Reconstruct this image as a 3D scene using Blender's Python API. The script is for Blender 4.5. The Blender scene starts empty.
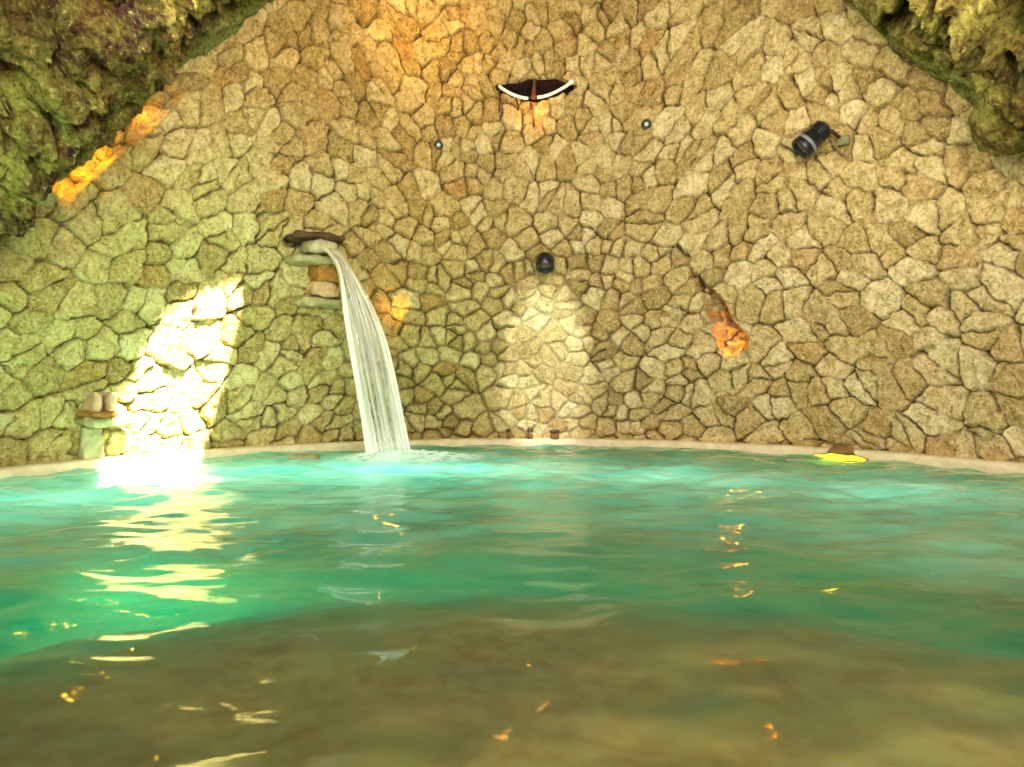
import bpy, bmesh, math, random
import numpy as np
from mathutils import Vector, Matrix

random.seed(7)
rng = np.random.default_rng(11)
SC = bpy.context.scene
COL = SC.collection
F = 683.0                       # focal length in pixels of a 1024 x 767 image
CX, CY = 512.0, 383.5
CAM = np.array([0.0, 0.0, 0.60])
PC = np.array([0.15, 3.05])     # centre of the round pool
R_COPE, R_WALL = 3.57, 3.68     # inner edge of coping, foot of the stone wall


# ------------------------------------------------------------------ noise
_perm = rng.permutation(256).astype(np.int64)
_perm = np.concatenate([_perm, _perm, _perm])
_g = rng.normal(size=(256, 3)); _g /= np.linalg.norm(_g, axis=1)[:, None]


def perlin(x, y, z):
    x = np.asarray(x, float); y = np.asarray(y, float) + 0 * x; z = np.asarray(z, float) + 0 * x
    xi, yi, zi = np.floor(x), np.floor(y), np.floor(z)
    xf, yf, zf = x - xi, y - yi, z - zi
    xi = xi.astype(np.int64) & 255; yi = yi.astype(np.int64) & 255; zi = zi.astype(np.int64) & 255
    u = xf * xf * xf * (xf * (xf * 6 - 15) + 10)
    v = yf * yf * yf * (yf * (yf * 6 - 15) + 10)
    w = zf * zf * zf * (zf * (zf * 6 - 15) + 10)

    def gr(dx, dy, dz):
        h = _perm[_perm[_perm[(xi + dx) & 255] + ((yi + dy) & 255)] + ((zi + dz) & 255)]
        g = _g[h]
        return g[..., 0] * (xf - dx) + g[..., 1] * (yf - dy) + g[..., 2] * (zf - dz)
    a = gr(0, 0, 0) * (1 - u) + gr(1, 0, 0) * u
    b = gr(0, 1, 0) * (1 - u) + gr(1, 1, 0) * u
    c = gr(0, 0, 1) * (1 - u) + gr(1, 0, 1) * u
    d = gr(0, 1, 1) * (1 - u) + gr(1, 1, 1) * u
    return (a * (1 - v) + b * v) * (1 - w) + (c * (1 - v) + d * v) * w


def fbm(x, y, z, o=4, gain=0.5):
    s = 0; a = 1.0; f = 1.0
    for _ in range(o):
        s = s + a * perlin(x * f + 17.3 * _, y * f, z * f); a *= gain; f *= 2.03
    return s


def sstep(a, b, x):
    t = np.clip((x - a) / (b - a), 0, 1)
    return t * t * (3 - 2 * t)


# ------------------------------------------------------------------ geometry of the cave
def r_wall(z):
    return R_WALL - 0.032 * np.maximum(z, 0) ** 2


def wall_pt(th, z, off=0.0):
    r = r_wall(z) - off
    return np.stack([PC[0] + r * np.sin(th), PC[1] + r * np.cos(th), z + 0 * r], -1)


def ray(px, py):
    return np.array([(px - CX) / F, 1.0, -(py - CY) / F])


def wall_hit(px, py):
    d = ray(px, py); lo, hi = 1.0, 12.0
    for _ in range(60):
        k = (lo + hi) / 2; p = CAM + d * k
        if math.hypot(p[0] - PC[0], p[1] - PC[1]) < r_wall(p[2]): lo = k
        else: hi = k
    p = CAM + d * lo
    return math.atan2(p[0] - PC[0], p[1] - PC[1]), p[2], p


def project(P):
    y = np.maximum(P[..., 1] - CAM[1], 1e-3)
    return CX + F * (P[..., 0] - CAM[0]) / y, CY - F * (P[..., 2] - CAM[2]) / y


def in_poly(x, y, poly):
    ins = np.zeros(np.shape(x), bool); n = len(poly)
    for i in range(n):
        x0, y0 = poly[i]; x1, y1 = poly[(i + 1) % n]
        c = ((y0 > y) != (y1 > y)) & (x < (x1 - x0) * (y - y0) / ((y1 - y0) + 1e-12) + x0)
        ins ^= c
    return ins


def seg_dist(x, y, pts):
    """distance to a polyline and the parameter along it (0..1)"""
    best = np.full(np.shape(x), 1e9); par = np.zeros(np.shape(x)); n = len(pts) - 1
    for i in range(n):
        ax, ay = pts[i]; bx, by = pts[i + 1]
        L2 = (bx - ax) ** 2 + (by - ay) ** 2 + 1e-12
        t = np.clip(((x - ax) * (bx - ax) + (y - ay) * (by - ay)) / L2, 0, 1)
        d = np.hypot(x - ax - t * (bx - ax), y - ay - t * (by - ay))
        m = d < best
        best = np.where(m, d, best); par = np.where(m, (i + t) / n, par)
    return best, par


def grid_mesh(name, P, mask=None, mats=(), flip=False, attrs=None, wrap=False):
    """P: (rows, cols, 3) grid of points -> smooth mesh object"""
    nr, nc = P.shape[:2]
    idx = np.arange(nr * nc).reshape(nr, nc)
    if wrap:
        idx = np.concatenate([idx, idx[:, :1]], 1)
    q = np.stack([idx[:-1, :-1], idx[:-1, 1:], idx[1:, 1:], idx[1:, :-1]], -1).reshape(-1, 4)
    if flip: q = q[:, ::-1]
    if mask is not None: q = q[mask.reshape(-1)]
    me = bpy.data.meshes.new(name)
    me.vertices.add(nr * nc); me.vertices.foreach_set('co', P.reshape(-1).astype(np.float32))
    me.loops.add(q.size); me.loops.foreach_set('vertex_index', q.reshape(-1).astype(np.int32))
    me.polygons.add(len(q)); me.polygons.foreach_set('loop_start', (np.arange(len(q)) * 4).astype(np.int32))
    me.polygons.foreach_set('use_smooth', np.ones(len(q), bool))
    for k, v in (attrs or {}).items():
        at = me.attributes.new(k, 'FLOAT', 'POINT'); at.data.foreach_set('value', v.reshape(-1).astype(np.float32))
    me.update(); me.validate()
    for m in mats: me.materials.append(m)
    o = bpy.data.objects.new(name, me); COL.objects.link(o)
    return o


# ------------------------------------------------------------------ object helpers
def setp(o, label=None, cat=None, group=None, kind=None):
    if label: o['label'] = label
    if cat: o['category'] = cat
    if group: o['group'] = group
    if kind: o['kind'] = kind
    return o


def thing(name, label, cat, loc, group=None):
    o = bpy.data.objects.new(name, None); COL.objects.link(o)
    o.location = loc; o.empty_display_size = 0.1
    return setp(o, label, cat, group)


def bm_obj(name, bm, mat, parent=None, smooth=True, label=None):
    me = bpy.data.meshes.new(name)
    bmesh.ops.recalc_face_normals(bm, faces=bm.faces)
    bm.to_mesh(me); bm.free()
    for p in me.polygons: p.use_smooth = smooth
    me.materials.append(mat)
    o = bpy.data.objects.new(name, me); COL.objects.link(o)
    if parent is not None:
        o.parent = parent
        o.matrix_parent_inverse = Matrix.Translation(-Vector(parent.location))
    if label: o['label'] = label
    return o


def frame(d, up=(0, 0, 1)):
    d = Vector(d).normalized(); up = Vector(up)
    s = d.cross(up)
    if s.length < 1e-4: s = d.cross(Vector((1, 0, 0)))
    s.normalize(); u = s.cross(d).normalized()
    return s, u, d


def add_lathe(bm, prof, o, d, n=32, sx=1.0, sy=1.0, close=True):
    """prof: list of (distance along d, radius)"""
    s, u, d = frame(d); o = Vector(o); rings = []
    for (t, r) in prof:
        if r < 1e-5:
            rings.append([bm.verts.new(o + d * t)])
        else:
            rings.append([bm.verts.new(o + d * t + s * (r * sx * math.cos(2 * math.pi * i / n)) + u * (r * sy * math.sin(2 * math.pi * i / n))) for i in range(n)])
    for a, b in zip(rings, rings[1:]):
        if len(a) == 1 and len(b) == 1: continue
        for i in range(n):
            j = (i + 1) % n
            if len(a) == 1: bm.faces.new((a[0], b[i], b[j]))
            elif len(b) == 1: bm.faces.new((a[i], b[0], a[j]))
            else: bm.faces.new((a[i], b[i], b[j], a[j]))


def add_tube(bm, pts, rad, n=10, cap=True):
    pts = [Vector(p) for p in pts]; rings = []
    if not hasattr(rad, '__len__'): rad = [rad] * len(pts)
    for i, p in enumerate(pts):
        a = pts[max(i - 1, 0)]; b = pts[min(i + 1, len(pts) - 1)]
        s, u, d = frame(b - a, (0, 0, 1) if abs((b - a).normalized().z) < .95 else (1, 0, 0))
        rings.append([bm.verts.new(p + s * rad[i] * math.cos(2 * math.pi * k / n) + u * rad[i] * math.sin(2 * math.pi * k / n)) for k in range(n)])
    for a, b in zip(rings, rings[1:]):
        for k in range(n):
            bm.faces.new((a[k], a[(k + 1) % n], b[(k + 1) % n], b[k]))
    if cap:
        bm.faces.new(rings[0][::-1]); bm.faces.new(rings[-1])


def add_rough_block(bm, c, size, axes, seed, rough=0.012, cuts=7, rnd=0.35):
    """an irregular rounded stone: a subdivided box, rounded towards an ellipsoid and roughened"""
    t = bmesh.new()
    bmesh.ops.create_cube(t, size=2.0)
    bmesh.ops.subdivide_edges(t, edges=t.edges[:], cuts=cuts, use_grid_fill=True)
    co = np.array([v.co[:] for v in t.verts])
    sph = co / np.linalg.norm(co, axis=1)[:, None] * 1.18
    co = co * (1 - rnd) + sph * rnd
    half = np.array(size) / 2
    loc = co * half
    n = fbm(loc[:, 0] / .12 + seed * 7.1, loc[:, 1] / .12, loc[:, 2] / .12, 4)
    nn = co / np.linalg.norm(co, axis=1)[:, None]
    loc = loc + nn * (n * rough * 2.2)[:, None]
    A = np.array([np.array(a) for a in axes])
    W = loc @ A + np.array(c)
    vm = {}
    for v, w in zip(t.verts, W): vm[v] = bm.verts.new(w)
    for f in t.faces: bm.faces.new([vm[v] for v in f.verts])
    t.free()


# ------------------------------------------------------------------ materials
class NT:
    def __init__(self, name):
        self.m = bpy.data.materials.new(name); self.m.use_nodes = True
        self.t = self.m.node_tree; self.t.nodes.clear()
        self.out = self.t.nodes.new('ShaderNodeOutputMaterial')

    def n(self, kind, _props=None, **ins):
        nd = self.t.nodes.new('ShaderNode' + kind)
        for k, v in (_props or {}).items(): setattr(nd, k, v)
        for k, v in ins.items():
            key = k.replace('_', ' ')
            if key.startswith('i') and key[1:].isdigit(): s = nd.inputs[int(key[1:])]
            else: s = nd.inputs[key]
            if isinstance(v, bpy.types.NodeSocket): self.t.links.new(v, s)
            else: s.default_value = v
        return nd

    def noise(self, scale, vec, detail=4.0, rough=0.55):
        return self.n('TexNoise', Scale=scale, Vector=vec, Detail=detail, Roughness=rough).outputs[0]

    def ramp(self, fac, stops):
        nd = self.n('ValToRGB', Fac=fac); e = nd.color_ramp.elements
        while len(e) < len(stops): e.new(0.5)
        for x, (p, c) in zip(e, stops): x.position = p; x.color = (*c, 1)
        return nd.outputs[0]

    def mix(self, fac, a, b, mode='MIX'):
        nd = self.t.nodes.new('ShaderNodeMix'); nd.data_type = 'RGBA'; nd.blend_type = mode
        for s, v in ((nd.inputs[0], fac), (nd.inputs[6], a), (nd.inputs[7], b)):
            if isinstance(v, bpy.types.NodeSocket): self.t.links.new(v, s)
            elif isinstance(v, (tuple, list)): s.default_value = (*v, 1)
            else: s.default_value = v
        return nd.outputs[2]

    def math(self, op, a, b=0.0, clamp=False):
        nd = self.n('Math', {'operation': op, 'use_clamp': clamp}, i0=a, i1=b)
        return nd.outputs[0]

    def attr(self, name):
        return self.n('Attribute', {'attribute_name': name}).outputs['Fac']

    def obj(self):
        return self.n('TexCoord').outputs['Object']

    def bump(self, h, strength=0.5, dist=0.01):
        return self.n('Bump', Height=h, Strength=strength, Distance=dist).outputs[0]

    def surf(self, s):
        self.t.links.new(s, self.out.inputs['Surface']); return self.m

    def principled(self, col, rough=0.8, metal=0.0, normal=None, spec=0.3):
        nd = self.n('BsdfPrincipled')
        for k, v in (('Base Color', col), ('Roughness', rough), ('Metallic', metal), ('Specular IOR Level', spec)):
            s = nd.inputs[k]
            if isinstance(v, bpy.types.NodeSocket): self.t.links.new(v, s)
            else: s.default_value = (*v, 1) if isinstance(v, (tuple, list)) else v
        if normal is not None: self.t.links.new(normal, nd.inputs['Normal'])
        return nd.outputs[0]


def lin(r, g, b):
    return tuple((c / 255 / 12.92) if c / 255 <= .04045 else ((c / 255 + .055) / 1.055) ** 2.4 for c in (r, g, b))


def mat_stone_wall():
    t = NT('rubble_masonry'); v = t.obj()
    base = t.ramp(t.attr('stone'), [(0.0, lin(172, 150, 100)), (0.3, lin(200, 180, 128)), (0.6, lin(208, 190, 142)),
                                    (0.85, lin(222, 208, 166)), (1.0, lin(184, 152, 96))])
    n1 = t.noise(13.0, v, 6.0, 0.66)
    base = t.mix(t.ramp(n1, [(0.36, (0, 0, 0)), (0.60, (1, 1, 1))]), t.mix(1.0, base, (0.62, 0.58, 0.42), 'MULTIPLY'), base)
    n2 = t.noise(48.0, v, 5.0, 0.7)
    base = t.mix(t.ramp(n2, [(0.34, (1, 1, 1)), (0.46, (0, 0, 0))]), base, t.mix(1.0, base, (0.44, 0.36, 0.20), 'MULTIPLY'))
    base = t.mix(t.ramp(n2, [(0.54, (0, 0, 0)), (0.66, (1, 1, 1))]), base, t.mix(0.5, base, lin(236, 226, 190)))
    # ochre tint in irregular patches, most of it high on the wall
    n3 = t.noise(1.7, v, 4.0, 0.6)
    st = t.math('MULTIPLY', t.attr('ochre'), t.math('ADD', t.math('MULTIPLY', n3, 1.4), 0.15), True)
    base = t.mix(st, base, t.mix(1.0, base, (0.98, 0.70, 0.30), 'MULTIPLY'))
    # mostly green light painted into the stones, some algal growth, spout and left end
    al = t.math('MULTIPLY', t.attr('algae_light'), t.math('ADD', t.math('MULTIPLY', n1, 1.2), 0.1), True)
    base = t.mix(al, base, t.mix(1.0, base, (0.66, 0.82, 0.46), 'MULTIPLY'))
    joint = t.mix(n1, lin(52, 38, 12), lin(104, 84, 36))
    lime = t.attr('lime')
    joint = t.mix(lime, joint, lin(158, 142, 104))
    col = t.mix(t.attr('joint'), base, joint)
    h = t.math('ADD', t.math('MULTIPLY', n2, 0.6), n1)
    return t.surf(t.principled(col, 0.9, normal=t.bump(h, 1.0, 0.030), spec=0.15))


def mat_rock():
    t = NT('cave_rock'); v = t.obj()
    n1 = t.noise(2.6, v, 7.0, 0.66)
    base = t.ramp(n1, [(0.38, lin(58, 30, 30)), (0.47, lin(116, 90, 48)), (0.56, lin(146, 136, 66)), (0.70, lin(166, 154, 90))])
    n2 = t.noise(10.0, v, 6.0, 0.7)
    moss = t.ramp(n2, [(0.42, (0, 0, 0)), (0.56, (1, 1, 1))])
    base = t.mix(t.math('MULTIPLY', moss, 0.6), base, lin(126, 124, 52))
    base = t.mix(t.math('MULTIPLY', t.attr('moss'), 0.85), base, t.mix(n2, lin(110, 128, 56), lin(186, 182, 112)))
    n3 = t.noise(30.0, v, 6.0, 0.75)
    base = t.mix(t.ramp(n3, [(0.38, (1, 1, 1)), (0.50, (0, 0, 0))]), base, t.mix(1.0, base, (0.34, 0.24, 0.20), 'MULTIPLY'))
    base = t.mix(t.ramp(n3, [(0.56, (0, 0, 0)), (0.68, (1, 1, 1))]), base, lin(186, 178, 104))
    h = t.math('ADD', n3, n2)
    return t.surf(t.principled(base, 0.9, normal=t.bump(h, 1.0, 0.045), spec=0.12))


def mat_rough(name, c1, c2, scale=12.0, rough=0.85, bump=0.5):
    t = NT(name); v = t.obj()
    n1 = t.noise(scale, v, 5.0, 0.6); n2 = t.noise(scale * 5, v, 4.0, 0.6)
    col = t.mix(t.ramp(n1, [(0.35, (0, 0, 0)), (0.65, (1, 1, 1))]), c1, c2)
    return t.surf(t.principled(col, rough, normal=t.bump(t.math('ADD', n1, n2), bump, 0.012), spec=0.2))


def mat_plain(name, c, rough=0.5, metal=0.0, spec=0.5):
    t = NT(name); v = t.obj()
    n = t.noise(40.0, v, 3.0, 0.5)
    col = t.mix(n, tuple(x * 0.8 for x in c), tuple(min(1, x * 1.15) for x in c))
    return t.surf(t.principled(col, rough, metal, spec=spec))


def mat_emit(name, c, s):
    t = NT(name)
    return t.surf(t.n('Emission', Color=(*c, 1), Strength=s).outputs[0])


def mat_water():
    t = NT('pool_water'); v = t.obj()
    st = t.n('Mapping', Vector=v, Scale=(1.0, 1.7, 1.0)).outputs[0]
    h = t.noise(7.0, st, 3.0, 0.5)
    nrm = t.bump(h, 0.10, 0.03)
    fr = t.n('Fresnel', IOR=1.30, Normal=nrm).outputs[0]
    fr = t.math('MULTIPLY', fr, 1.0, True)
    gl = t.n('BsdfGlossy', Color=(0.95, 1.0, 0.95, 1), Roughness=0.07, Normal=nrm).outputs[0]
    tr = t.n('BsdfTransparent', Color=(0.93, 0.97, 0.90, 1)).outputs[0]
    # faint mineral milkiness of the water itself
    dn = t.noise(1.6, st, 5.0, 0.6)
    mc = t.mix(t.ramp(dn, [(0.35, (0, 0, 0)), (0.68, (1, 1, 1))]), lin(74, 176, 150), lin(154, 216, 180))
    mk = t.n('MixShader', Fac=0.55, i1=t.n('BsdfDiffuse', Color=mc).outputs[0], i2=t.n('BsdfTranslucent', Color=mc).outputs[0]).outputs[0]
    body = t.n('MixShader', Fac=t.attr('milk'), i1=tr, i2=mk).outputs[0]
    return t.surf(t.n('MixShader', Fac=fr, i1=body, i2=gl).outputs[0])


def mat_basin():
    t = NT('basin_plaster'); v = t.obj()
    n = t.noise(2.4, v, 5.0, 0.6); n2 = t.noise(11.0, v, 4.0, 0.6)
    deep = t.mix(n, lin(30, 140, 110), lin(80, 180, 140))
    sand = t.mix(t.ramp(n2, [(0.35, (0, 0, 0)), (0.65, (1, 1, 1))]), lin(156, 118, 54), lin(184, 150, 84))
    sand = t.mix(t.ramp(n, [(0.45, (0, 0, 0)), (0.6, (1, 1, 1))]), sand, lin(168, 150, 84))
    col = t.mix(t.attr('bench'), deep, sand)
    return t.surf(t.principled(col, 0.8, normal=t.bump(n2, 0.3, 0.02), spec=0.1))


def mat_fall():
    t = NT('falling_water')
    uv = t.n('UVMap', {'uv_map': 'flow'}).outputs[0]
    st = t.n('Mapping', Vector=uv, Scale=(8.0, 0.45, 1.0)).outputs[0]
    n = t.noise(1.6, st, 4.0, 0.6)
    streak = t.ramp(n, [(0.46, (0, 0, 0)), (0.62, (1, 1, 1))])
    a = t.math('ADD', t.math('MULTIPLY', streak, 0.55), t.attr('white'), True)
    white = t.n('BsdfDiffuse', Color=(0.93, 0.95, 0.92, 1)).outputs[0]
    trl = t.n('BsdfTranslucent', Color=(0.93, 0.95, 0.92, 1)).outputs[0]
    w = t.n('MixShader', Fac=0.45, i1=white, i2=trl).outputs[0]
    tr = t.n('BsdfTransparent', Color=(0.97, 0.99, 0.97, 1)).outputs[0]
    m1 = t.n('MixShader', Fac=a, i1=tr, i2=w).outputs[0]
    gl = t.n('BsdfGlossy', Color=(1, 1, 1, 1), Roughness=0.12).outputs[0]
    lw = t.n('LayerWeight', Blend=0.25).outputs['Fresnel']
    return t.surf(t.n('MixShader', Fac=t.math('MULTIPLY', lw, 0.5), i1=m1, i2=gl).outputs[0])


def mat_foam():
    t = NT('splash_foam'); v = t.obj()
    n = t.noise(16.0, t.n('Mapping', Vector=v, Scale=(0.6, 1.2, 1.0)).outputs[0], 5.0, 0.7)
    a = t.math('MULTIPLY', t.ramp(n, [(0.30, (0, 0, 0)), (0.52, (1, 1, 1))]), t.attr('cover'), True)
    w = t.n('MixShader', Fac=0.35, i1=t.n('BsdfDiffuse', Color=(0.93, 0.97, 0.95, 1)).outputs[0], i2=t.n('BsdfTranslucent', Color=(0.93, 0.97, 0.95, 1)).outputs[0]).outputs[0]
    tr = t.n('BsdfTransparent', Color=(1, 1, 1, 1)).outputs[0]
    return t.surf(t.n('MixShader', Fac=a, i1=tr, i2=w).outputs[0])


M_WALL = mat_stone_wall(); M_ROCK = mat_rock(); M_BASIN = mat_basin(); M_WATER = mat_water()
M_COPE = mat_rough('pale_coping', lin(196, 178, 140), lin(216, 200, 166), 9.0, 0.8, 0.25)
M_FALL = mat_fall(); M_FOAM = mat_foam()
M_BLACK = mat_plain('black_metal', (0.006, 0.007, 0.011), 0.32, 0.0, 0.6)
M_GLASSD = mat_plain('dark_lens', (0.03, 0.03, 0.04), 0.08, 0.0, 0.8)
M_LENS = mat_plain('pale_lens', (0.55, 0.62, 0.60), 0.15, 0.0, 0.7)
M_WHITE = mat_plain('white_enamel', (0.86, 0.84, 0.80), 0.4)
M_IRON = mat_rough('rusted_iron', (0.022, 0.010, 0.012), (0.055, 0.024, 0.018), 20.0, 0.75, 0.4)
M_IRONR = mat_rough('red_iron', (0.10, 0.03, 0.02), (0.17, 0.06, 0.03), 20.0, 0.75, 0.4)
M_SGREY = mat_rough('grey_stone', lin(150, 138, 108), lin(178, 166, 132), 14.0)
M_SBROWN = mat_rough('brown_stone', lin(118, 82, 34), lin(158, 112, 50), 14.0)
M_SPINK = mat_rough('pinkish_stone', lin(168, 136, 100), lin(196, 160, 124), 14.0)
M_SPALE = mat_rough('pale_stone', lin(132, 124, 84), lin(168, 160, 118), 14.0)
M_SDARK = mat_rough('dark_stone', lin(64, 48, 32), lin(96, 72, 48), 14.0)
M_TERRA = mat_rough('terracotta', lin(112, 80, 46), lin(146, 104, 62), 20.0)
M_BOULDER = mat_rough('mossy_boulder', lin(104, 96, 40), lin(136, 126, 62), 10.0, 0.9, 0.6)

# ------------------------------------------------------------------ the stone wall
BOUND_L = [(-90, 318), (0, 226), (55, 186), (112, 132), (172, 72), (222, 42), (282, -8)]
BOUND_R = [(838, -6), (866, 20), (905, 58), (945, 84), (985, 108), (1024, 140), (1100, 205)]
bl = [wall_hit(*p)[:2] for p in BOUND_L]; br = [wall_hit(*p)[:2] for p in BOUND_R]
_bth = np.array([-math.pi * 1.01, -2.0] + [a for a, b in bl] + [-0.25, 0.0, 0.25] + [a for a, b in br] + [2.0, math.pi * 1.01])
_bz = np.array([2.7, 1.6] + [b for a, b in bl] + [4.45, 4.5, 4.45] + [b for a, b in br] + [1.9, 2.7])


def z_bound(th):
    return np.interp(th, _bth, _bz)


def stones(u, z):
    """irregular stone cells. returns edge distance (m), cell id hash a, b, and offset from the cell centre"""
    CELL = 0.145
    au = np.abs(u)
    k = 1.0
    # stones get larger towards both sides and towards the top
    a = np.sign(u) * (np.minimum(au, 1.1) + 0.80 * np.maximum(au - 1.1, 0))
    b = np.where(z < 1.7, z, 1.7 + 0.95 * (z - 1.7))
    b = b * (1 - 0.17 * sstep(0.9, 2.4, au))
    b = b - 0.24 * np.minimum(0, u + 1.5) + 0.20 * np.maximum(0, u - 2.6)
    wx = 0.034 * perlin(u / .13, z / .13, 3.1) + 0.020 * perlin(u / .06, z / .06, 9.1)
    wy = 0.034 * perlin(u / .13, z / .13, 7.7) + 0.020 * perlin(u / .06, z / .06, 1.9)
    a = (a + wx) / CELL; b = (b + wy) / (CELL * 0.90)
    N = 160
    r2 = np.random.default_rng(5)
    jx = r2.uniform(-.5, .5, (N, N)) * 0.95; jy = r2.uniform(-.5, .5, (N, N)) * 0.92
    drop = r2.uniform(0, 1, (N, N)) < 0.24
    ia = np.floor(a).astype(int); ib = np.floor(b).astype(int)

    def seed(di, dj):
        j = ib + dj; i = ia + di
        ii = (i + 400) % N; jj = (j + 400) % N
        sx = i + 0.5 + jx[jj, ii] + 0.5 * (j % 2)
        sy = j + 0.5 + jy[jj, ii]
        return sx, sy, ii, jj, drop[jj, ii]
    bd = np.full(a.shape, 1e9); bx = np.zeros_like(a); by = np.zeros_like(a); hi = np.zeros(a.shape, int); hj = np.zeros(a.shape, int)
    nb = [(i, j) for j in range(-2, 3) for i in range(-3, 3)]
    for di, dj in nb:
        sx, sy, ii, jj, dr = seed(di, dj)
        d = (a - sx) ** 2 + (b - sy) ** 2 + dr * 1e6
        m = d < bd
        bd = np.where(m, d, bd); bx = np.where(m, sx, bx); by = np.where(m, sy, by); hi = np.where(m, ii, hi); hj = np.where(m, jj, hj)
    ed = np.full(a.shape, 1e9); ed2 = np.full(a.shape, 1e9)
    for di, dj in nb:
        sx, sy, ii, jj, dr = seed(di, dj)
        ex, ey = sx - bx, sy - by
        L = np.hypot(ex, ey)
        ok = (L > 1e-6) & (~dr)
        e = ((bx + sx) / 2 - a) * ex / np.maximum(L, 1e-6) + ((by + sy) / 2 - b) * ey / np.maximum(L, 1e-6)
        e = np.where(ok, e, 1e9)
        # smooth minimum rounds the corners of the stones
        ed2 = np.minimum(ed2, np.maximum(e, ed)); ed = np.minimum(ed, e)
    kk = 0.10
    hsm = np.clip(0.5 + 0.5 * (ed2 - ed) / kk, 0, 1)
    eds = ed2 * (1 - hsm) + ed * hsm - kk * hsm * (1 - hsm)
    ra = r2.uniform(0, 1, (N, N)); rb = r2.uniform(0, 1, (N, N)); rc = r2.uniform(-1, 1, (N, N)); rd = r2.uniform(-1, 1, (N, N))
    return eds * CELL, ra[hj, hi], rb[hj, hi], rc[hj, hi], rd[hj, hi], (a - bx) * CELL, (b - by) * CELL


D = math.radians
ths = np.concatenate([np.linspace(D(-128), D(-77), 70, endpoint=False), np.linspace(D(-77), D(72), 1130, endpoint=False), np.linspace(D(72), D(128), 76)])
zs = np.concatenate([np.linspace(-0.05, 4.25, 500), np.linspace(4.30, 4.9, 12)])
TH, Z = np.meshgrid(ths, zs)
U = TH * R_WALL
ED, RA, RB, RC, RD, DX, DY = stones(U, Z)
base = wall_pt(TH, Z)
PX, PY = project(base)
PX = np.where(base[..., 1] > 0.3, PX, -9999)
rough_zone = sstep(190, 40, PY) * 0.6 + 0.25 * sstep(260, 120, PX)     # the masonry is rougher high up
centre = np.exp(-((U + .3) / 1.5) ** 2) * sstep(2.6, 1.6, Z)
joint_w = 0.0035 + 0.004 * centre + 0.007 * np.abs(perlin(U / .12, Z / .12, 4.2))
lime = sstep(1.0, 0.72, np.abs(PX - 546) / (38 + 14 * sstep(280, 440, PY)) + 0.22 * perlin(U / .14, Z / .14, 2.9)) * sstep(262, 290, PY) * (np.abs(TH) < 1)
prof = sstep(0.0, 1.0, ED / (joint_w + 0.010 + 0.010 * centre))
left = sstep(330, 200, PX) * (np.abs(TH) < 1.6)
tiltk = 0.12 + 0.16 * left + 0.14 * np.clip(rough_zone, 0, 1)
fillm = sstep(-0.12, 0.30, perlin(U / .22, Z / .22, 14.2) + .5 * perlin(U / .07, Z / .07, 3.2)) * (1 - .6 * centre)
gap = sstep(0.12, 0.38, -perlin(U / .10, Z / .10, 24.2))
prof = 1 - (1 - prof) * (1 - 0.75 * fillm) * (1 + (0.7 + 1.2 * np.clip(rough_zone, 0, 1)) * gap)
H = -0.060 + 0.060 * np.sign(prof) * np.abs(prof) ** 0.8 + 0.034 * (RB - .5) * prof + prof * (RC * DX + RD * DY) * tiltk
H += prof * (1 - .5 * lime) * (0.026 * fbm(U / .08, Z / .08, RA * 40, 5, .6) + 0.006 * rough_zone * fbm(U / .04, Z / .04, 5.5, 3))
H = H * (1 - 0.5 * lime)
H += 0.05 * fbm(U / .9, Z / .9, 2.5, 3)
H += 0.035 * np.clip(rough_zone, 0, 1) * fbm(U / .16, Z / .16, 8.5, 3)
JO = 1 - sstep(0.1, 1.0, ED / np.maximum(joint_w + .002, .003))
# carved openings: (polyline in the wall, half width, depth)
half_moon = [(497, 86), (507, 84), (520, 83), (528, 79), (540, 80), (556, 79), (566, 83), (575, 86), (566, 89.5), (553, 95), (540, 98), (528, 98.5), (514, 95.5), (504, 90.5)]
hm = [wall_hit(*p)[:2] for p in half_moon]
ins = in_poly(TH, Z, hm)
dm, _ = seg_dist(U, Z, [(a * R_WALL, b) for a, b in hm + hm[:1]])
sdm = np.where(ins, dm, -dm)
H = H - 0.45 * sstep(-0.022, -0.002, sdm)
slot = [wall_hit(*p)[:2] for p in [(697, 276), (712, 300), (723, 322), (733, 343)]]
ds, par = seg_dist(U, Z, [(a * R_WALL, b) for a, b in slot])
ds = ds + 0.050 * perlin(U / .08, Z / .08, 6.6) + 0.02 * perlin(U / .03, Z / .03, 2.6)
w = 0.045 + 0.095 * par
H -= 0.30 * (1 - sstep(0.6, 1.0, ds / w)) * (0.45 + .55 * par) * (1 + 0.9 * perlin(U / .06, Z / .06, 12.))
# pocket of stones right of the waterfall
pk = [wall_hit(*p)[:2] for p in [(384, 286), (392, 300), (386, 322)]]
dp, _ = seg_dist(U, Z, [(a * R_WALL, b) for a, b in pk])
dp = dp + 0.07 * perlin(U / .10, Z / .10, 5.1)
H -= 0.10 * (1 - sstep(0.4, 1.1, dp / 0.16))
# dark slit behind the spout and the ragged gap at the far left foot of the rock
sp = [wall_hit(*p)[:2] for p in [(288, 241), (312, 241)]]
dsp, _ = seg_dist(U, Z, [(a * R_WALL, b) for a, b in sp])
H -= 0.16 * (1 - sstep(0.4, 1.1, dsp / 0.05))
strip = [(38, 178), (95, 130), (130, 98), (168, 72), (184, 97), (148, 133), (112, 162), (70, 202)]
inst = in_poly(TH, Z, [wall_hit(*p)[:2] for p in strip])
H = np.where(inst, H - 0.15, H)
H -= 0.30 * sstep(0.02, 0.16, Z - z_bound(TH))        # the wall steps back under the overhanging rock
ochre = 0.20 + 0.60 * np.exp(-(((PX - 400) / 210) ** 2 + ((PY - 40) / 95) ** 2)) \
    + 0.3 * np.exp(-(((PX - 420) / 70) ** 2 + ((PY - 215) / 70) ** 2)) + 0.30 * sstep(0.25, 0.0, Z)
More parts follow.
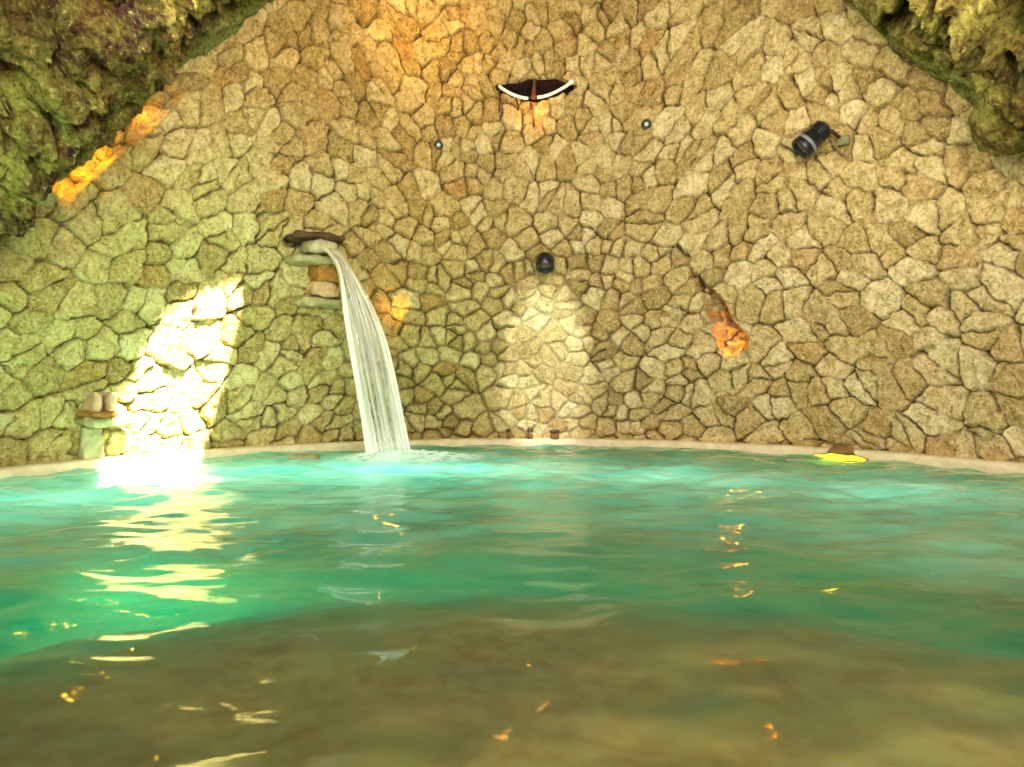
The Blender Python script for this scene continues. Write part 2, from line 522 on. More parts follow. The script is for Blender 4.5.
algae_light = 0.75 * np.exp(-(((PX - 415) / 100) ** 2 + ((PY - 370) / 120) ** 2)) + 0.7 * sstep(420, 150, PX) * sstep(80, 220, PY) * (np.abs(TH) < 1.8)  # green light put into the colour, plus some algal growth
algae_light = algae_light + 0.3 * perlin(U / .5, Z / .5, 3.0) * (algae_light > .05)
WP = wall_pt(TH, Z, H)
wall = grid_mesh('wall_back', WP, mats=[M_WALL], attrs={'stone': RA, 'joint': JO * (1 - 0.70 * fillm), 'lime': lime, 'algae_light': np.clip(algae_light, 0, 1), 'ochre': np.clip(ochre, 0, 1)})
setp(wall, 'curved wall of irregular beige rubble stones behind the pool', 'wall', kind='structure')

# ------------------------------------------------------------------ sun and the rock vault with its skylight
TO_SUN = np.array([0.50, -0.42, 0.76]); TO_SUN /= np.linalg.norm(TO_SUN)
PATCH = [(206, 284), (222, 281), (236, 279), (240, 292), (238, 318), (231, 345), (226, 372), (217, 402), (209, 428), (199, 452), (194, 474), (194, 490),
         (97, 490), (99, 476), (102, 452), (104, 430), (107, 410), (113, 398), (120, 384), (137, 372), (140, 352), (155, 337), (160, 318), (176, 306), (183, 294)]

nth = 1300
cth = np.linspace(-math.pi, math.pi, nth, endpoint=False)
tt = np.concatenate([np.linspace(-0.45, 0, 30, endpoint=False), np.linspace(0, 0.5, 190, endpoint=False), np.linspace(0.5, 1.0, 70)])
T2, C2 = np.meshgrid(tt, cth, indexing='ij')
back = sstep(D(112), D(128), np.abs(C2))
zb = z_bound(C2)
r0 = r_wall(zb) + 0.02
tin = np.maximum(T2, 0)
rr = np.where(T2 >= 0, r0 * (1 - tin), r0 + (-T2) * (0.35 + 5.0 * back))
top = 4.75
over = np.where(T2 >= 0, zb + (top - zb) * tin ** 1.25, zb + (-T2) * 0.9 * (1 - 0.6 * back))
base = np.stack([PC[0] + rr * np.sin(C2), PC[1] + rr * np.cos(C2), over], -1)
bx, by = project(base); vis = base[..., 1] > 0.4
bx = np.where(vis, bx, -9999.)
X, Y, Zc = base[..., 0], base[..., 1], base[..., 2]
near_edge = 1 - sstep(0.04, 0.21, tin)
# boulder-like lumps with deep seams, plus finer roughness
big = fbm(X / .75 + 3, Y / .75, Zc / .75, 2)
rid = 1 - np.abs(perlin(X / .42, Y / .42 + 9, Zc / .42)) * 2.2
seam = sstep(0.80, 1.0, rid)
fine = fbm(X / .13, Y / .13, Zc / .13, 5, .65)
crev = sstep(0.62, 1.0, 1 - 2.6 * np.abs(perlin(X / .22 + 4, Y / .22, Zc / .22))) * sstep(-.15, .25, perlin(X / .35, Y / .35 + 7, Zc / .35))
disp = -0.20 * big - 0.14 * fbm(X / .30, Y / .30 + 4, Zc / .30, 4, .6) + 0.12 * seam - 0.06 * fine + 0.22 * crev
disp = disp * (1 - 0.88 * near_edge) - 0.04 * fine * near_edge
# features seen in the rock: (px, py, rx, ry, depth)
for (fx, fy, ax, ay, dp_) in [(12, 92, 26, 20, .45), (16, 6, 12, 16, .4), (104, 52, 8, 20, .35), (48, 12, 14, 16, .22), (150, 8, 14, 12, .2), (92, 112, 22, 8, .25), (78, 122, 8, 7, .25),
                            (212, 17, 11, 7, .34), (230, 10, 8, 8, .28), (1012, 60, 8, 14, .35), (898, 20, 16, 7, .34), (1003, 95, 9, 8, .3)]:
    q = np.hypot((bx - fx) / ax, (by - fy) / ay)
    disp += 1.7 * dp_ * (1 - sstep(0.7, 1.1, q + 0.25 * perlin(bx / 7, by / 7, .4)))
for (fx, fy, ax, ay, hp) in [(100, 20, 34, 22, .16), (60, 75, 40, 34, .12), (25, 150, 40, 40, .10), (985, 30, 30, 40, .14)]:
    q = np.hypot((bx - fx) / ax, (by - fy) / ay)
    disp -= hp * (1 - sstep(0.3, 1.05, q))
dc, _ = seg_dist(bx, by, [(922, -12), (936, 14), (952, 38), (966, 62), (990, 86), (1004, 96)])
disp += 0.35 * (1 - sstep(0.5, 1.1, (dc + 3 * perlin(bx / 9, by / 9, 0.3)) / 8.0))
dl, _ = seg_dist(bx, by, [(-10, 240), (30, 222), (62, 206)])
disp += 0.20 * (1 - sstep(0.5, 1.1, dl / 6.0))
# displace upwards and a little outwards
nrm = np.stack([-np.sin(C2) * -0.55, -np.cos(C2) * -0.55, 0.83 + 0 * C2], -1)
CP = base + nrm * disp[..., None]
band = np.maximum(near_edge, 0) 
moss = np.clip(1 - sstep(0.06, 0.18, tin) + 0.25 * perlin(X / .3, Y / .3, Zc / .3), 0, 1)
# the skylight: where the sunbeam that strikes the wall passes through the vault
fc = (CP[:-1, :] + CP[1:, :]) / 2; fc = (fc + np.roll(fc, -1, axis=1)) / 2
k = np.zeros(fc.shape[:2])
lo = np.zeros_like(k); hi_ = np.full_like(k, 9.0)
for _ in range(40):
    mid = (lo + hi_) / 2
    p = fc - TO_SUN * mid[..., None]
    inside = (np.hypot(p[..., 0] - PC[0], p[..., 1] - PC[1]) < r_wall(p[..., 2])) & (p[..., 2] > -0.02)
    lo = np.where(inside, mid, lo); hi_ = np.where(inside, hi_, mid)
p = fc - TO_SUN * lo[..., None]
hx, hy = project(p)
hole = in_poly(hx, hy, PATCH) & (p[..., 1] > 3) & (lo > 0.3) & (fc[..., 2] > 1.0) & (T2[:-1] >= 0)
print('SKYLIGHT faces', hole.sum(), fc[hole].min(0), fc[hole].max(0))
ceil = grid_mesh('ceiling', CP, mask=~hole, mats=[M_ROCK], attrs={'moss': moss}, wrap=True)
setp(ceil, 'mossy natural rock vault of the grotto', 'ceiling', kind='structure')

# ------------------------------------------------------------------ coping ring, basin, water
prof = [(R_COPE + .14, .062), (R_COPE + .04, .064), (R_COPE + .012, .058), (R_COPE, .044), (R_COPE - .002, .02), (R_COPE, -.02), (R_COPE + .005, -.10)]
cth2 = np.linspace(-math.pi, math.pi, 420, endpoint=False)
CPp = np.zeros((len(prof), 420, 3))
for i, (r, z) in enumerate(prof):
    wob = 0.008 * perlin(cth2 * 9, 0 * cth2 + i * .1, 0.5)
    CPp[i, :, 0] = PC[0] + (r + wob) * np.sin(cth2); CPp[i, :, 1] = PC[1] + (r + wob) * np.cos(cth2); CPp[i, :, 2] = z + wob * .5
cop = grid_mesh('trim_1', CPp, mats=[M_COPE], wrap=True)
setp(cop, 'pale cream coping running along the foot of the stone wall', 'coping', kind='structure')


def bench_edge(x):
    return 2.72 - 0.215 * (x - 0.05) ** 2


g = np.linspace(-3.75, 3.75, 260)
GX, GY = np.meshgrid(g + PC[0], g + PC[1])
rad = np.hypot(GX - PC[0], GY - PC[1])
dy = GY - bench_edge(GX) + 0.05 * perlin(GX / .5, GY / .5, 0.2)
dy = dy + 0.20 * fbm(GX / .7, GY / .7, 3.2, 3)
b = sstep(2.4, -0.4, dy)
GZ = -0.80 + b * 0.55 + 0.02 * fbm(GX / .4, GY / .4, .7, 3)
GZ = GZ + (0.0 - GZ) * sstep(3.50, 3.62, rad)
rcl = np.minimum(1, 3.62 / np.maximum(rad, 1e-6))
basin = grid_mesh('floor', np.stack([PC[0] + (GX - PC[0]) * rcl, PC[1] + (GY - PC[1]) * rcl, GZ - 0.02], -1), mats=[M_BASIN], attrs={'bench': sstep(0.75, -0.45, dy)})
setp(basin, 'turquoise pool basin with a brown shallow bench in front', 'pool floor', kind='structure')

dth = np.linspace(-math.pi, math.pi, 200, endpoint=False); drr = np.array([R_COPE + .13, 3.9, 5.0, 6.6])
DP = np.zeros((4, 200, 3))
for i, r in enumerate(drr):
    DP[i, :, 0] = PC[0] + r * np.sin(dth); DP[i, :, 1] = PC[1] + r * np.cos(dth); DP[i, :, 2] = .055 + .01 * perlin(DP[i, :, 0] * 2, DP[i, :, 1] * 2, 0.2)
deck = grid_mesh('floor', DP, mats=[M_COPE], wrap=True)
setp(deck, 'stone floor around the pool', 'floor', kind='structure')

FALL_END = np.array([-0.93, 5.22])
g = np.linspace(-3.6, 3.6, 420)
GX, GY = np.meshgrid(g + PC[0], g + PC[1])
rad = np.hypot(GX - PC[0], GY - PC[1])
rf = np.hypot(GX - FALL_END[0], GY - FALL_END[1])
wv = 0.034 * perlin(GX / .42, GY / .28, 0.3) + 0.016 * perlin(GX / .20 + 5, GY / .14, 1.3) + 0.030 * perlin(GX / .9, GY / .55, 2.3) + 0.0075 * perlin(GX / .15 + 2, GY / .09, 7.3) + 0.0030 * perlin(GX / .09, GY / .05, 4.3)
wv += 0.006 * np.sin(rf * 2 * math.pi / .30 + 3 * perlin(GX / .6, GY / .6, 6.)) * np.exp(-rf / 2.2)
wv += 0.03 * np.exp(-(rf / .35) ** 2) * (0.4 + fbm(GX / .08, GY / .08, 2., 3))
rcl = np.minimum(1, 3.58 / np.maximum(rad, 1e-6))
dyw = GY - bench_edge(GX) + 0.26 * fbm(GX / .6, GY / .6, 0.2, 3)
milk = 0.10 + 0.88 * sstep(-0.60, 0.40, dyw)
water = grid_mesh('pool_water', np.stack([PC[0] + (GX - PC[0]) * rcl, PC[1] + (GY - PC[1]) * rcl, wv], -1), mats=[M_WATER], attrs={'milk': milk})
setp(water, 'rippled turquoise pool water, olive brown over the shallow bench in front', 'water', kind='stuff')

# ------------------------------------------------------------------ helpers to place things on the wall
def on_wall(px, py):
    th, z, p = wall_hit(px, py)
    out = Vector((-math.sin(th), -math.cos(th), 0)); side = Vector((math.cos(th), -math.sin(th), 0))
    return Vector(p), out, side, Vector((0, 0, 1)), (p[1] - CAM[1]) / F      # metres per pixel


# ---- waterfall
P0, o_, s_, u_, mpp = on_wall(321, 246)
start = np.array(P0) + np.array(o_) * 0.27
end = np.array([FALL_END[0], FALL_END[1], -0.01])
start[2] = CAM[2] + (CY - 249) / F * start[1]
start[0] = (326 - CX) / F * start[1]
nl, nw = 90, 46
fl = np.linspace(0, 1, nl); ww = np.linspace(-1, 1, nw)
hd = end[:2] - start[:2]; hdn = hd / np.linalg.norm(hd)
sd = np.array([0.93, 0.36]); sd /= np.linalg.norm(sd)
pts = np.zeros((nl, 2 * nw, 3)); wh = np.zeros((nl, 2 * nw)); uvs = np.zeros((nl, 2 * nw, 2))
for i, f in enumerate(fl):
    c = np.array([*(start[:2] + hd * f), start[2] + (end[2] - start[2]) * (0.10 * f + 0.90 * f * f)])
    half = 0.040 + 0.050 * f + 0.085 * sstep(0.25, 0.70, np.array(f))
    for side in (0, 1):
        for j, w_ in enumerate(ww):
            q = w_ if side == 0 else -w_
            rag = 0.012 * f * perlin(np.array(q * 3.0), np.array(f * 5), np.array(4.4))
            bulge = (0.030 + 0.02 * f) * math.sqrt(max(0, 1 - q * q)) * (1 if side == 0 else -1)
            bulge += 0.012 * f * float(perlin(np.array(q * 4.5), np.array(f * 1.2), np.array(side * 3.0)))
            p_ = c.copy(); p_[:2] += sd * (q * half + rag) - hdn * 0 + hdn * bulge
            p_[2] += bulge * 0.4 * (1 - f)
            jj = side * nw + j
            pts[i, jj] = p_
            wh[i, jj] = 0.04 + 0.90 * sstep(0.66, 0.92, np.array(abs(q))) + 0.75 * sstep(0.14, 0.0, np.array(f)) + 0.3 * sstep(0.88, 1.0, np.array(f)) + .04 * f
            uvs[i, jj] = (q * 0.5 + 0.5 + side * 1.3, f * 2.0)
fall = grid_mesh('waterfall', pts, mats=[M_FALL], attrs={'white': np.clip(wh, 0, 1)}, wrap=True)
lay = fall.data.uv_layers.new(name='flow')
li = np.zeros(len(fall.data.loops), np.int32); fall.data.loops.foreach_get('vertex_index', li)
lay.data.foreach_set('uv', uvs.reshape(-1, 2)[li].reshape(-1).astype(np.float32))
setp(fall, 'curved sheet of falling water pouring from the stone spout into the pool', 'waterfall')

# ---- splash foam at the foot of the fall
nr, na = 26, 120
rr_, aa = np.meshgrid(np.linspace(0.0, 1, nr), np.linspace(0, 2 * math.pi, na, endpoint=False), indexing='ij')
ext = 1 + 0.25 * perlin(np.cos(aa) * 1.6, np.sin(aa) * 1.6, 3.3)
fx = FALL_END[0] + 0.16 + rr_ * np.cos(aa) * 0.62 * ext; fy = FALL_END[1] - 0.22 + rr_ * np.sin(aa) * 0.50 * ext
fz = 0.055 + 0.08 * (1 - rr_) ** 1.2 * (0.6 + fbm(fx / .10, fy / .10, 1.1, 3)) + 0.02 * fbm(fx / .06, fy / .06, 3.1, 2) * (1 - rr_)
foam = grid_mesh('splash_foam', np.stack([fx, fy, fz], -1), mats=[M_FOAM], attrs={'cover': np.clip(1.6 * (1 - rr_ ** 1.6), 0, 1)}, wrap=True)
setp(foam, 'white foam churned up where the waterfall lands', 'foam', kind='stuff')

# ---- stone spout the waterfall pours from
P, o, s, u, m = on_wall(312, 258)
ax = (s, o, u)
t = thing('water_spout', 'rough stone water spout high on the wall at the top of the waterfall', 'spout', P)


def block(name, mat, px, py, wpx, hpx, depth, seed, parent, anchor, outc, rough=.010, label=None):
    Pm, om, sm, um, mm = anchor
    c = Pm + sm * ((px[0] - px[1]) * mm) + um * ((py[1] - py[0]) * mm) + om * outc
    bm = bmesh.new(); add_rough_block(bm, c, (wpx * mm, depth, hpx * mm), (sm, om, um), seed, rough * 2.0, 12, 0.5)
    return bm_obj(name, bm, mat, parent, label=label)


anc = (P, o, s, u, m); c0 = (312, 258)
block('lintel', M_SDARK, (312, c0[0]), (241, c0[1]), 52, 7, .34, 1, t, anc, .10, .008, 'dark brown lintel slab')
block('channel', M_SGREY, (314, c0[0]), (251, c0[1]), 26, 11, .42, 2, t, anc, .10, .008)
block('sill', M_SPALE, (309, c0[0]), (263, c0[1]), 44, 8, .34, 3, t, anc, .08, .008, 'pale sill slab')
block('corbel', M_SBROWN, (322, c0[0]), (275, c0[1]), 25, 19, .30, 4, t, anc, .06, .012, 'rust brown corbel stone')
block('corbel', M_SPINK, (321, c0[0]), (291, c0[1]), 26, 13, .24, 5, t, anc, .05, .012)
block('lower_sill', M_SPALE, (318, c0[0]), (303, c0[1]), 44, 8, .20, 6, t, anc, .05, .008)

# ---- stone ledge spout at the left edge of the sunlit patch
P, o, s, u, m = on_wall(92, 428)
t = thing('stone_ledge', 'flat stone ledge on a short pillar at the left edge of the sunlit patch', 'ledge', P)
anc = (P, o, s, u, m); c0 = (92, 428)
block('lip', M_SPALE, (99, c0[0]), (421, c0[1]), 46, 9, .28, 11, t, anc, .08, .008)
block('bed_stone', M_SBROWN, (90, c0[0]), (414, c0[1]), 26, 6, .26, 12, t, anc, .08, .006, 'rust brown bed stone')
block('jamb', M_SPINK, (88, c0[0]), (402, c0[1]), 7, 22, .18, 13, t, anc, .06, .006)
block('jamb', M_SPINK, (102, c0[0]), (403, c0[1]), 7, 20, .18, 14, t, anc, .06, .006)
block('pillar', M_SPALE, (90, c0[0]), (446, c0[1]), 20, 42, .08, 15, t, anc, .02, .010)

# ---- half-moon opening with white rim
P, o, s, u, m = on_wall(536, 92)
t = thing('half_moon_light', 'dark half-moon opening with two white curved rim pieces high on the wall', 'wall light', P)


def wpt(px, py, off=0.0):
    th, z, p = wall_hit(px, py)
    return Vector(p) + Vector((-math.sin(th), -math.cos(th), 0)) * off


bm = bmesh.new()
ring0 = [wpt(x, y, 0.0) for x, y in half_moon]
ctr = wpt(536, 90, -0.30)
rings = []
for sc_, dep in ((1.0, 0.0), (0.96, -.10), (0.85, -.2), (0.6, -.28), (0.25, -.31)):
    rings.append([bm.verts.new(ctr.lerp(Vector((p.x, p.y, p.z)), sc_) * 1.0 + (o * (dep + 0.30 * (1 - sc_))) * 1.0) for p in ring0])
for a, b_ in zip(rings, rings[1:]):
    for i in range(len(a)):
        j = (i + 1) % len(a); bm.faces.new((a[i], a[j], b_[j], b_[i]))
bm.faces.new(rings[-1])
bm_obj('bowl', bm, M_IRON, t)
arcL = [(498.5, 88), (502, 91), (507, 94), (513, 97), (519, 99), (524, 100.2), (528, 100.5)]
arcR = [(537, 99.5), (542, 99), (548, 97.5), (554, 95), (560, 92), (566, 88.5), (571, 85)]
for arc in (arcL, arcR):
    bm = bmesh.new(); add_tube(bm, [wpt(x, y, .05) for x, y in arc], 0.015, 12)
    bm_obj('rim', bm, M_WHITE, t, label='white curved rim piece')
bm = bmesh.new(); add_lathe(bm, [(-.02, 0), (-.02, .018), (0, .024), (.02, .018), (.02, 0)], wpt(571.5, 84.5, .05), o, 16)
bm_obj('rim_end', bm, M_WHITE, t, label='white round rim end')
bm = bmesh.new(); add_tube(bm, [wpt(533, 101, .06), wpt(533.5, 96, .05), wpt(534, 88, .02), wpt(535, 80, .0)], [.028, .022, .018, .02], 12)
bm_obj('bracket', bm, M_IRONR, t, label='reddish iron bracket')
for (xa, ya, xb, yb) in ((499, 91, 499, 114), (516, 100, 518, 112), (531, 104, 534, 128)):
    bm = bmesh.new(); add_tube(bm, [wpt(xa, ya, .03), wpt((xa + xb) / 2 + .6, (ya + yb) / 2, .045), wpt(xb, yb, .03)], .009, 8)
    bm_obj('strap', bm, M_IRONR, t)

# ---- two small recessed spotlights
for (px, py, lab) in ((438.5, 144.5, 'small round black spotlight in the wall left of the half-moon opening'), (646.5, 123.5, 'small round black spotlight in the wall right of the half-moon opening')):
    P, o, s, u, m = on_wall(px, py)
    d = (Vector(CAM) + Vector((0, 1.5, -.3)) - P).normalized()
    t = thing('spotlight', lab, 'spotlight', P, 'small spotlights in the wall')
    bm = bmesh.new(); add_lathe(bm, [(-.10, 0), (-.10, .040), (.045, .042), (.055, .040), (.055, .024), (.03, .021), (.03, 0)], P, d, 28)
    bm_obj('housing', bm, M_BLACK, t)
    bm = bmesh.new(); add_lathe(bm, [(.032, .0205), (.042, .016), (.046, .008), (.047, 0)], P, d, 24)
    bm_obj('lens', bm, M_LENS, t, label='pale glass lens')

# ---- downlight over the pale strip of wall
P, o, s, u, m = on_wall(545, 264)
t = thing('downlight', 'round black downlight at the top of the pale strip of wall', 'lamp', P)
DLP = P + o * 0.15
dd = (Vector((0, 0, -1)) + o * 0.42).normalized()
bm = bmesh.new(); add_lathe(bm, [(-.075, 0), (-.075, .045), (-.06, .070), (-.03, .086), (.02, .090), (.06, .086), (.075, .080), (.075, .066), (.05, .060), (.05, 0)], DLP, dd, 36)
bm_obj('housing', bm, M_BLACK, t)
bm = bmesh.new(); add_lathe(bm, [(.052, .059), (.056, .03), (.057, 0)], DLP, dd, 30)
bm_obj('lens', bm, M_GLASSD, t)
bm = bmesh.new(); add_tube(bm, [P + u * .05 - o * .06, P + u * .07 + o * .05, DLP + u * .06], .018, 12)
bm_obj('bracket', bm, M_BLACK, t)
bm = bmesh.new(); add_lathe(bm, [(.070, .088), (.074, .092), (.080, .088), (.080, .078), (.074, .078)], DLP, dd, 36)
bm_obj('bezel', bm, M_BLACK, t)

# ---- floodlight on the right part of the wall
P, o, s, u, m = on_wall(826, 142)
t = thing('floodlight', 'black cylindrical floodlight on a bracket at the upper right of the wall', 'lamp', P)
A = P + o * 0.16 - s * 0.02 + u * 0.02
dd = (-s * 0.62 - u * 0.70 + o * 0.42).normalized()
bm = bmesh.new(); add_lathe(bm, [(-.10, 0), (-.10, .045), (-.085, .062), (-.05, .070), (.0, .074), (.06, .090), (.15, .096), (.165, .092), (.165, .078), (.14, .074), (.14, 0)], A, dd, 40)
bm_obj('housing', bm, M_BLACK, t)
bm = bmesh.new(); add_lathe(bm, [(.142, .073), (.150, .04), (.152, 0)], A, dd, 32)
bm_obj('lens', bm, M_GLASSD, t)
for k_ in range(4):
    bm = bmesh.new(); q = -.075 + .022 * k_
    add_lathe(bm, [(q, .060), (q + .002, .080), (q + .008, .080), (q + .010, .060)], A, dd, 36)
    bm_obj('cooling_fin', bm, M_BLACK, t)
bm = bmesh.new(); add_lathe(bm, [(.085, .094), (.088, .0985), (.108, .0995), (.112, .095)], A, dd, 40)
bm_obj('collar', bm, mat_plain('grey_collar', (0.16, .17, .18), .35), t, label='grey collar band')
bm = bmesh.new(); add_tube(bm, [A - dd * .03 + s * .06, A + s * .12 + o * .0 + u * .0, P + s * .13 - o * .05 - u * .02], .014, 12)
bm_obj('bracket_arm', bm, M_IRON, t)
bm = bmesh.new(); add_rough_block(bm, P + s * .14 + o * .02 - u * .03, (.09, .05, .07), (s, o, u), 21, .002, 4, .2)
bm_obj('mounting_plate', bm, mat_rough('green_metal', lin(96, 98, 62), lin(126, 126, 86), 20., .6, .2), t, label='greenish mounting plate')

# ---- little stubs in the coping under the pale strip
for (px, py, wpx, hpx, lab) in ((508, 434, 4, 10, 'thin brown pipe stub at the wall foot, leftmost of three under the pale strip'),
                                (530, 434, 5, 11, 'terracotta pipe stub at the wall foot, middle one of three under the pale strip'),
                                (555, 435, 8, 9, 'wide brown pipe stub at the wall foot, rightmost of three under the pale strip')):
    P, o, s, u, m = on_wall(px, py)
    foot = P + o * .075; foot.z = 0.062
    t = thing('pipe_stub', lab, 'pipe', foot, 'pipe stubs under the pale strip')
    r = wpx * m / 2; h = hpx * m
    bm = bmesh.new(); add_lathe(bm, [(0, 0), (0, r * 1.0), (h * .7, r * 1.0), (h * .7, r * .6), (h * .5, r * .6), (h * .5, 0)], foot, (0, 0, 1), 18)
    bm_obj('pipe', bm, M_TERRA, t)
    bm = bmesh.new(); add_lathe(bm, [(h * .62, r * .7), (h * .66, r * 1.2), (h * .95, r * 1.15), (h, r * .8), (h * 1.02, 0)], foot, (0, 0, 1), 18)
    bm_obj('collar', bm, M_SDARK, t, label='dark collar')

# ---- hooded underwater lamp at the right
P, o, s, u, m = on_wall(846, 452)
foot = P + o * .0; foot.z = 0.0
t = thing('pool_lamp', 'yellow pool lamp at the waterline under a brown hood on the right coping', 'lamp', foot)
bm = bmesh.new(); rows = []
for (out_, z_, hw, th_) in ((.00, .10, .045, .02), (.04, .10, .055, .02), (.10, .085, .075, .02), (.135, .05, .10, .02), (.15, .015, .115, .02)):
    c = foot + o * out_ + u * z_
    rows.append([bm.verts.new(c + s * (hw * q) + o * (-.025 * q * q)) for q in np.linspace(-1, 1, 9)])
for a, b_ in zip(rows, rows[1:]):
    for i in range(8): bm.faces.new((a[i], a[i + 1], b_[i + 1], b_[i]))
bmesh.ops.solidify(bm, geom=bm.faces[:], thickness=.018)
bm_obj('hood', bm, mat_rough('hood_stone', lin(150, 112, 62), lin(184, 146, 92), 14.0), t)
bm = bmesh.new(); add_lathe(bm, [(0, 0), (0, .22), (.02, .235), (.045, .22), (.055, .12), (.058, 0)], foot + o * .125 - u * .022, o, 72, 1.0, 0.20)
for v_ in bm.verts:
    q = (v_.co - foot).dot(s); v_.co += u * (0.018 * float(perlin(np.array(q * 22.), np.array(v_.co.z * 8), np.array(.3)))) + s * (.02 * float(perlin(np.array(v_.co.z * 60.), np.array(q * 6.), np.array(2.3))))
LAMP_LENS = bm_obj('lens', bm, mat_emit('yellow_lamp', (1.0, 0.62, 0.02), 3.2), t, label='glowing yellow lens')
bm = bmesh.new(); add_lathe(bm, [(-.03, 0), (-.03, .20), (.01, .225), (.03, .225), (.03, .212), (0, .2), (0, 0)], foot + o * .125 - u * .012, o, 36, 1.0, 0.19)
bm_obj('housing', bm, M_IRON, t)

# ---- small flat stone at the waterline left of the fall
wp = CAM + ray(303, 459) * ((CAM[2]) / ((459 - CY) / F))
wp = Vector((wp[0], wp[1], 0.0))
bm = bmesh.new(); add_rough_block(bm, wp + Vector((0, 0.02, .005)), (.24, .16, .06), (Vector((1, 0, 0)), Vector((0, 1, 0)), Vector((0, 0, 1))), 31, .008, 7, .6)
st = bm_obj('flat_stone', bm, M_SPALE); setp(st, 'flat tan stone breaking the water at the pool edge left of the waterfall', 'stone')

# ---- rounded boulder under the vault at the right
P, o, s, u, m = on_wall(1014, 112)
c = CAM + ray(1018, 114) * (np.array(P)[1] - 0.30)
bm = bmesh.new(); add_rough_block(bm, c, (.42, .42, .40), ((1, 0, 0), (0, 1, 0), (0, 0, 1)), 41, .020, 24, .92)
bo = bm_obj('boulder', bm, M_ROCK); setp(bo, 'rounded olive boulder wedged under the rock vault at the right end of the wall', 'boulder')

# ------------------------------------------------------------------ lights
def look(o_, frm, to):
    o_.location = frm
    o_.rotation_euler = (Vector(to) - Vector(frm)).to_track_quat('-Z', 'Y').to_euler()


def light(name, kind, loc, to=None, power=10, col=(1, 1, 1), **kw):
    l = bpy.data.lights.new(name, kind); l.energy = power; l.color = col
    for k_, v_ in kw.items(): setattr(l, k_, v_)
    o_ = bpy.data.objects.new(name, l); COL.objects.link(o_); o_.location = loc
    if to is not None: look(o_, loc, to)
    return o_


sun = light('sun', 'SUN', (0, 0, 8), None, 58.0, (1.0, 0.90, 0.76), angle=D(0.6))
sun.rotation_euler = Vector(TO_SUN).to_track_quat('Z', 'Y').to_euler()

# unseen lights, first a warm one at the top of the wall
c1 = wpt(400, 30)
light('unseen_vault_light', 'SPOT', (-0.75, 4.7, 4.0), wpt(420, 20), 100, (1.0, 0.66, 0.28), spot_size=D(64), spot_blend=1.0, shadow_soft_size=.12)
light('unseen_cave_light', 'AREA', (0.9, -0.7, 1.5), (1.2, 5.0, 2.4), 120, (1.0, 0.95, 0.84), size=0.8)
light('rock_fill', 'SPOT', (-0.3, -0.5, 1.3), (-2.6, 3.4, 2.9), 330, (1.0, 0.92, 0.62), spot_size=D(46), spot_blend=1.0, shadow_soft_size=.1)  # unseen fill added to brighten the dark rock at the left
light('rock_fill', 'SPOT', (0.6, -0.5, 1.3), (2.7, 3.6, 3.0), 160, (1.0, 0.90, 0.62), spot_size=D(40), spot_blend=1.0, shadow_soft_size=.1)  # unseen fill added to brighten the rock at the right
light('unseen_vault_light', 'AREA', (1.5, 3.3, 2.75), (3.0, 5.2, 2.9), 26, (1.0, 0.93, 0.70), size=0.35)  # fill added to lift the shaded moss band on the right
light('unseen_vault_light', 'AREA', (-1.3, 3.3, 2.75), (-2.8, 5.0, 2.8), 22, (1.0, 0.93, 0.66), size=0.35)  # added fill for the left moss band
light('green_fill_left', 'SPOT', (-1.7, 0.6, 1.3), (-2.9, 4.8, 1.25), 330, (0.34, 1.0, 0.50), spot_size=D(44), spot_blend=1.0, shadow_soft_size=.2)  # added out of view to turn the left stones green
light('green_fill_mid', 'SPOT', (-0.9, 0.4, 1.3), wpt(400, 320), 100, (0.45, 1.0, 0.30), spot_size=D(36), spot_blend=1.0, shadow_soft_size=.1)  # added out of view to green the stones beside the fall
# underwater lamps
for (lx, ly, pw) in ((-1.9, 4.6, 58), (-1.0, 4.8, 48), (-0.1, 4.8, 45), (-2.5, 3.6, 50), (-1.4, 3.7, 60), (-0.3, 3.8, 50), (1.0, 4.4, 40), (2.2, 3.8, 25), (-1.2, 2.9, 26), (0.3, 3.2, 26), (1.6, 3.1, 22)):
    light('underwater_lamp', 'SPOT', (lx, ly, -.72), (lx, ly + .15, 1.0), pw, (0.78, 1.0, 0.98), spot_size=D(165), spot_blend=1.0, shadow_soft_size=.15)
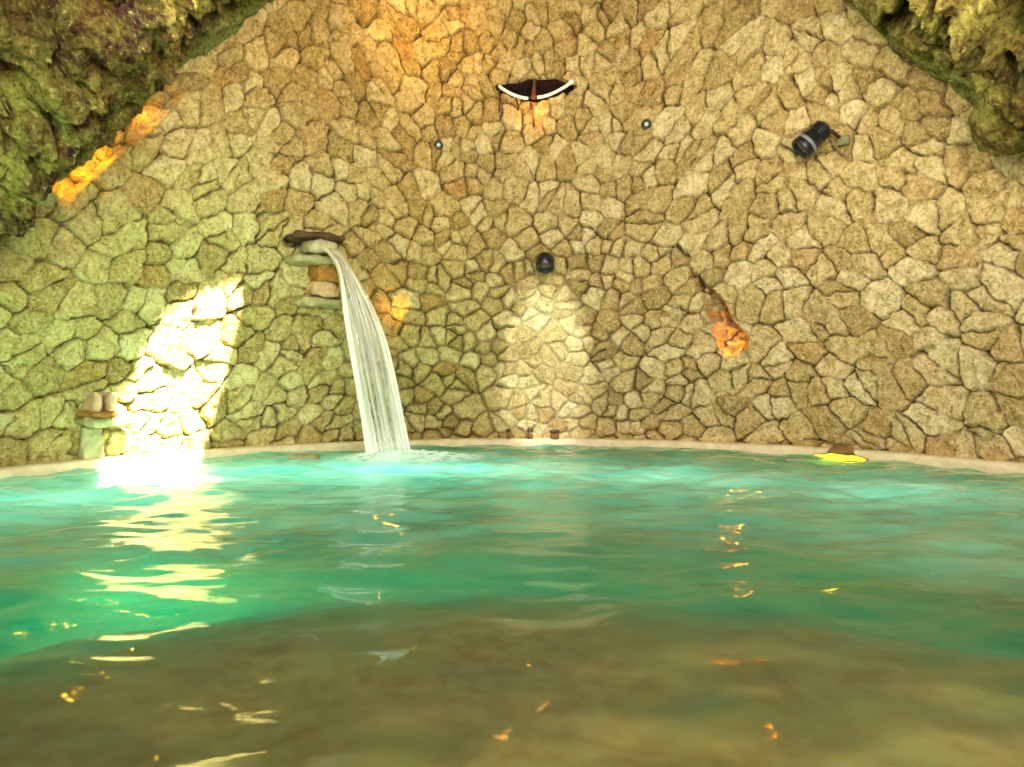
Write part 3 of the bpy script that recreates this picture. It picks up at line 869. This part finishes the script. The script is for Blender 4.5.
# added unseen spot makes the pale beam; the little downlight is at its top
bl_ = light('beam_fill', 'SPOT', (0.30, 3.6, 3.0), wpt(546, 366), 640, (0.84, 0.93, 1.0), spot_size=D(24), spot_blend=0.45, shadow_soft_size=.05)
bl_.scale = (0.60, 1, 1)
light('downlight_beam', 'SPOT', DLP + dd * .065, wpt(546, 410, .06), 120, (1.0, 0.90, 0.80), spot_size=D(36), spot_blend=0.5, shadow_soft_size=.03)
# amber lights tucked in crevices
light('slot_glow', 'POINT', wpt(731, 346, -.15), None, 1.5, (1.0, 0.34, 0.03), shadow_soft_size=.02)
light('slot_glow', 'POINT', wpt(722, 326, -.13), None, 0.45, (1.0, 0.22, 0.03), shadow_soft_size=.02)
light('pocket_glow', 'POINT', wpt(394, 310, .02), None, 1.5, (1.0, 0.45, 0.06), shadow_soft_size=.02)
light('half_moon_glow', 'POINT', wpt(534, 116, .10), None, 1.7, (1.0, 0.40, 0.08), shadow_soft_size=.02)
for (a, b_, pw) in ((62, 184, 1.8), (83, 167, 1.8), (105, 149, 1.6), (148, 109, 1.2), (128, 128, 0.15)):
    light('ledge_glow', 'POINT', wpt(a, b_, -.07), None, pw, (1.0, 0.46, 0.03), shadow_soft_size=.015)
light('pool_lamp_glow', 'POINT', foot + o * 0 + Vector((-.3, -.35, -.10)), None, 3.0, (1.0, 0.65, 0.05), shadow_soft_size=.05)

# ------------------------------------------------------------------ world, camera, colour
w = bpy.data.worlds.new('daylight'); SC.world = w; w.use_nodes = True
bg = w.node_tree.nodes['Background']; bg.inputs[0].default_value = (1.0, 0.97, 0.92, 1); bg.inputs[1].default_value = 4.6

cam = bpy.data.cameras.new('camera'); co = bpy.data.objects.new('camera', cam); COL.objects.link(co)
cam.sensor_width = 36.0; cam.lens = F * 36 / 1024; cam.clip_start = 0.02
co.location = CAM; co.rotation_euler = (math.pi / 2, 0, 0)
SC.camera = co
vs = SC.view_settings
vs.view_transform = 'Standard'; vs.look = 'None'; vs.gamma = 1.0; vs.use_curve_mapping = False; vs.exposure = 0.5
SC.cycles.max_bounces = 8; SC.cycles.transparent_max_bounces = 12; SC.cycles.sample_clamp_indirect = 6.0
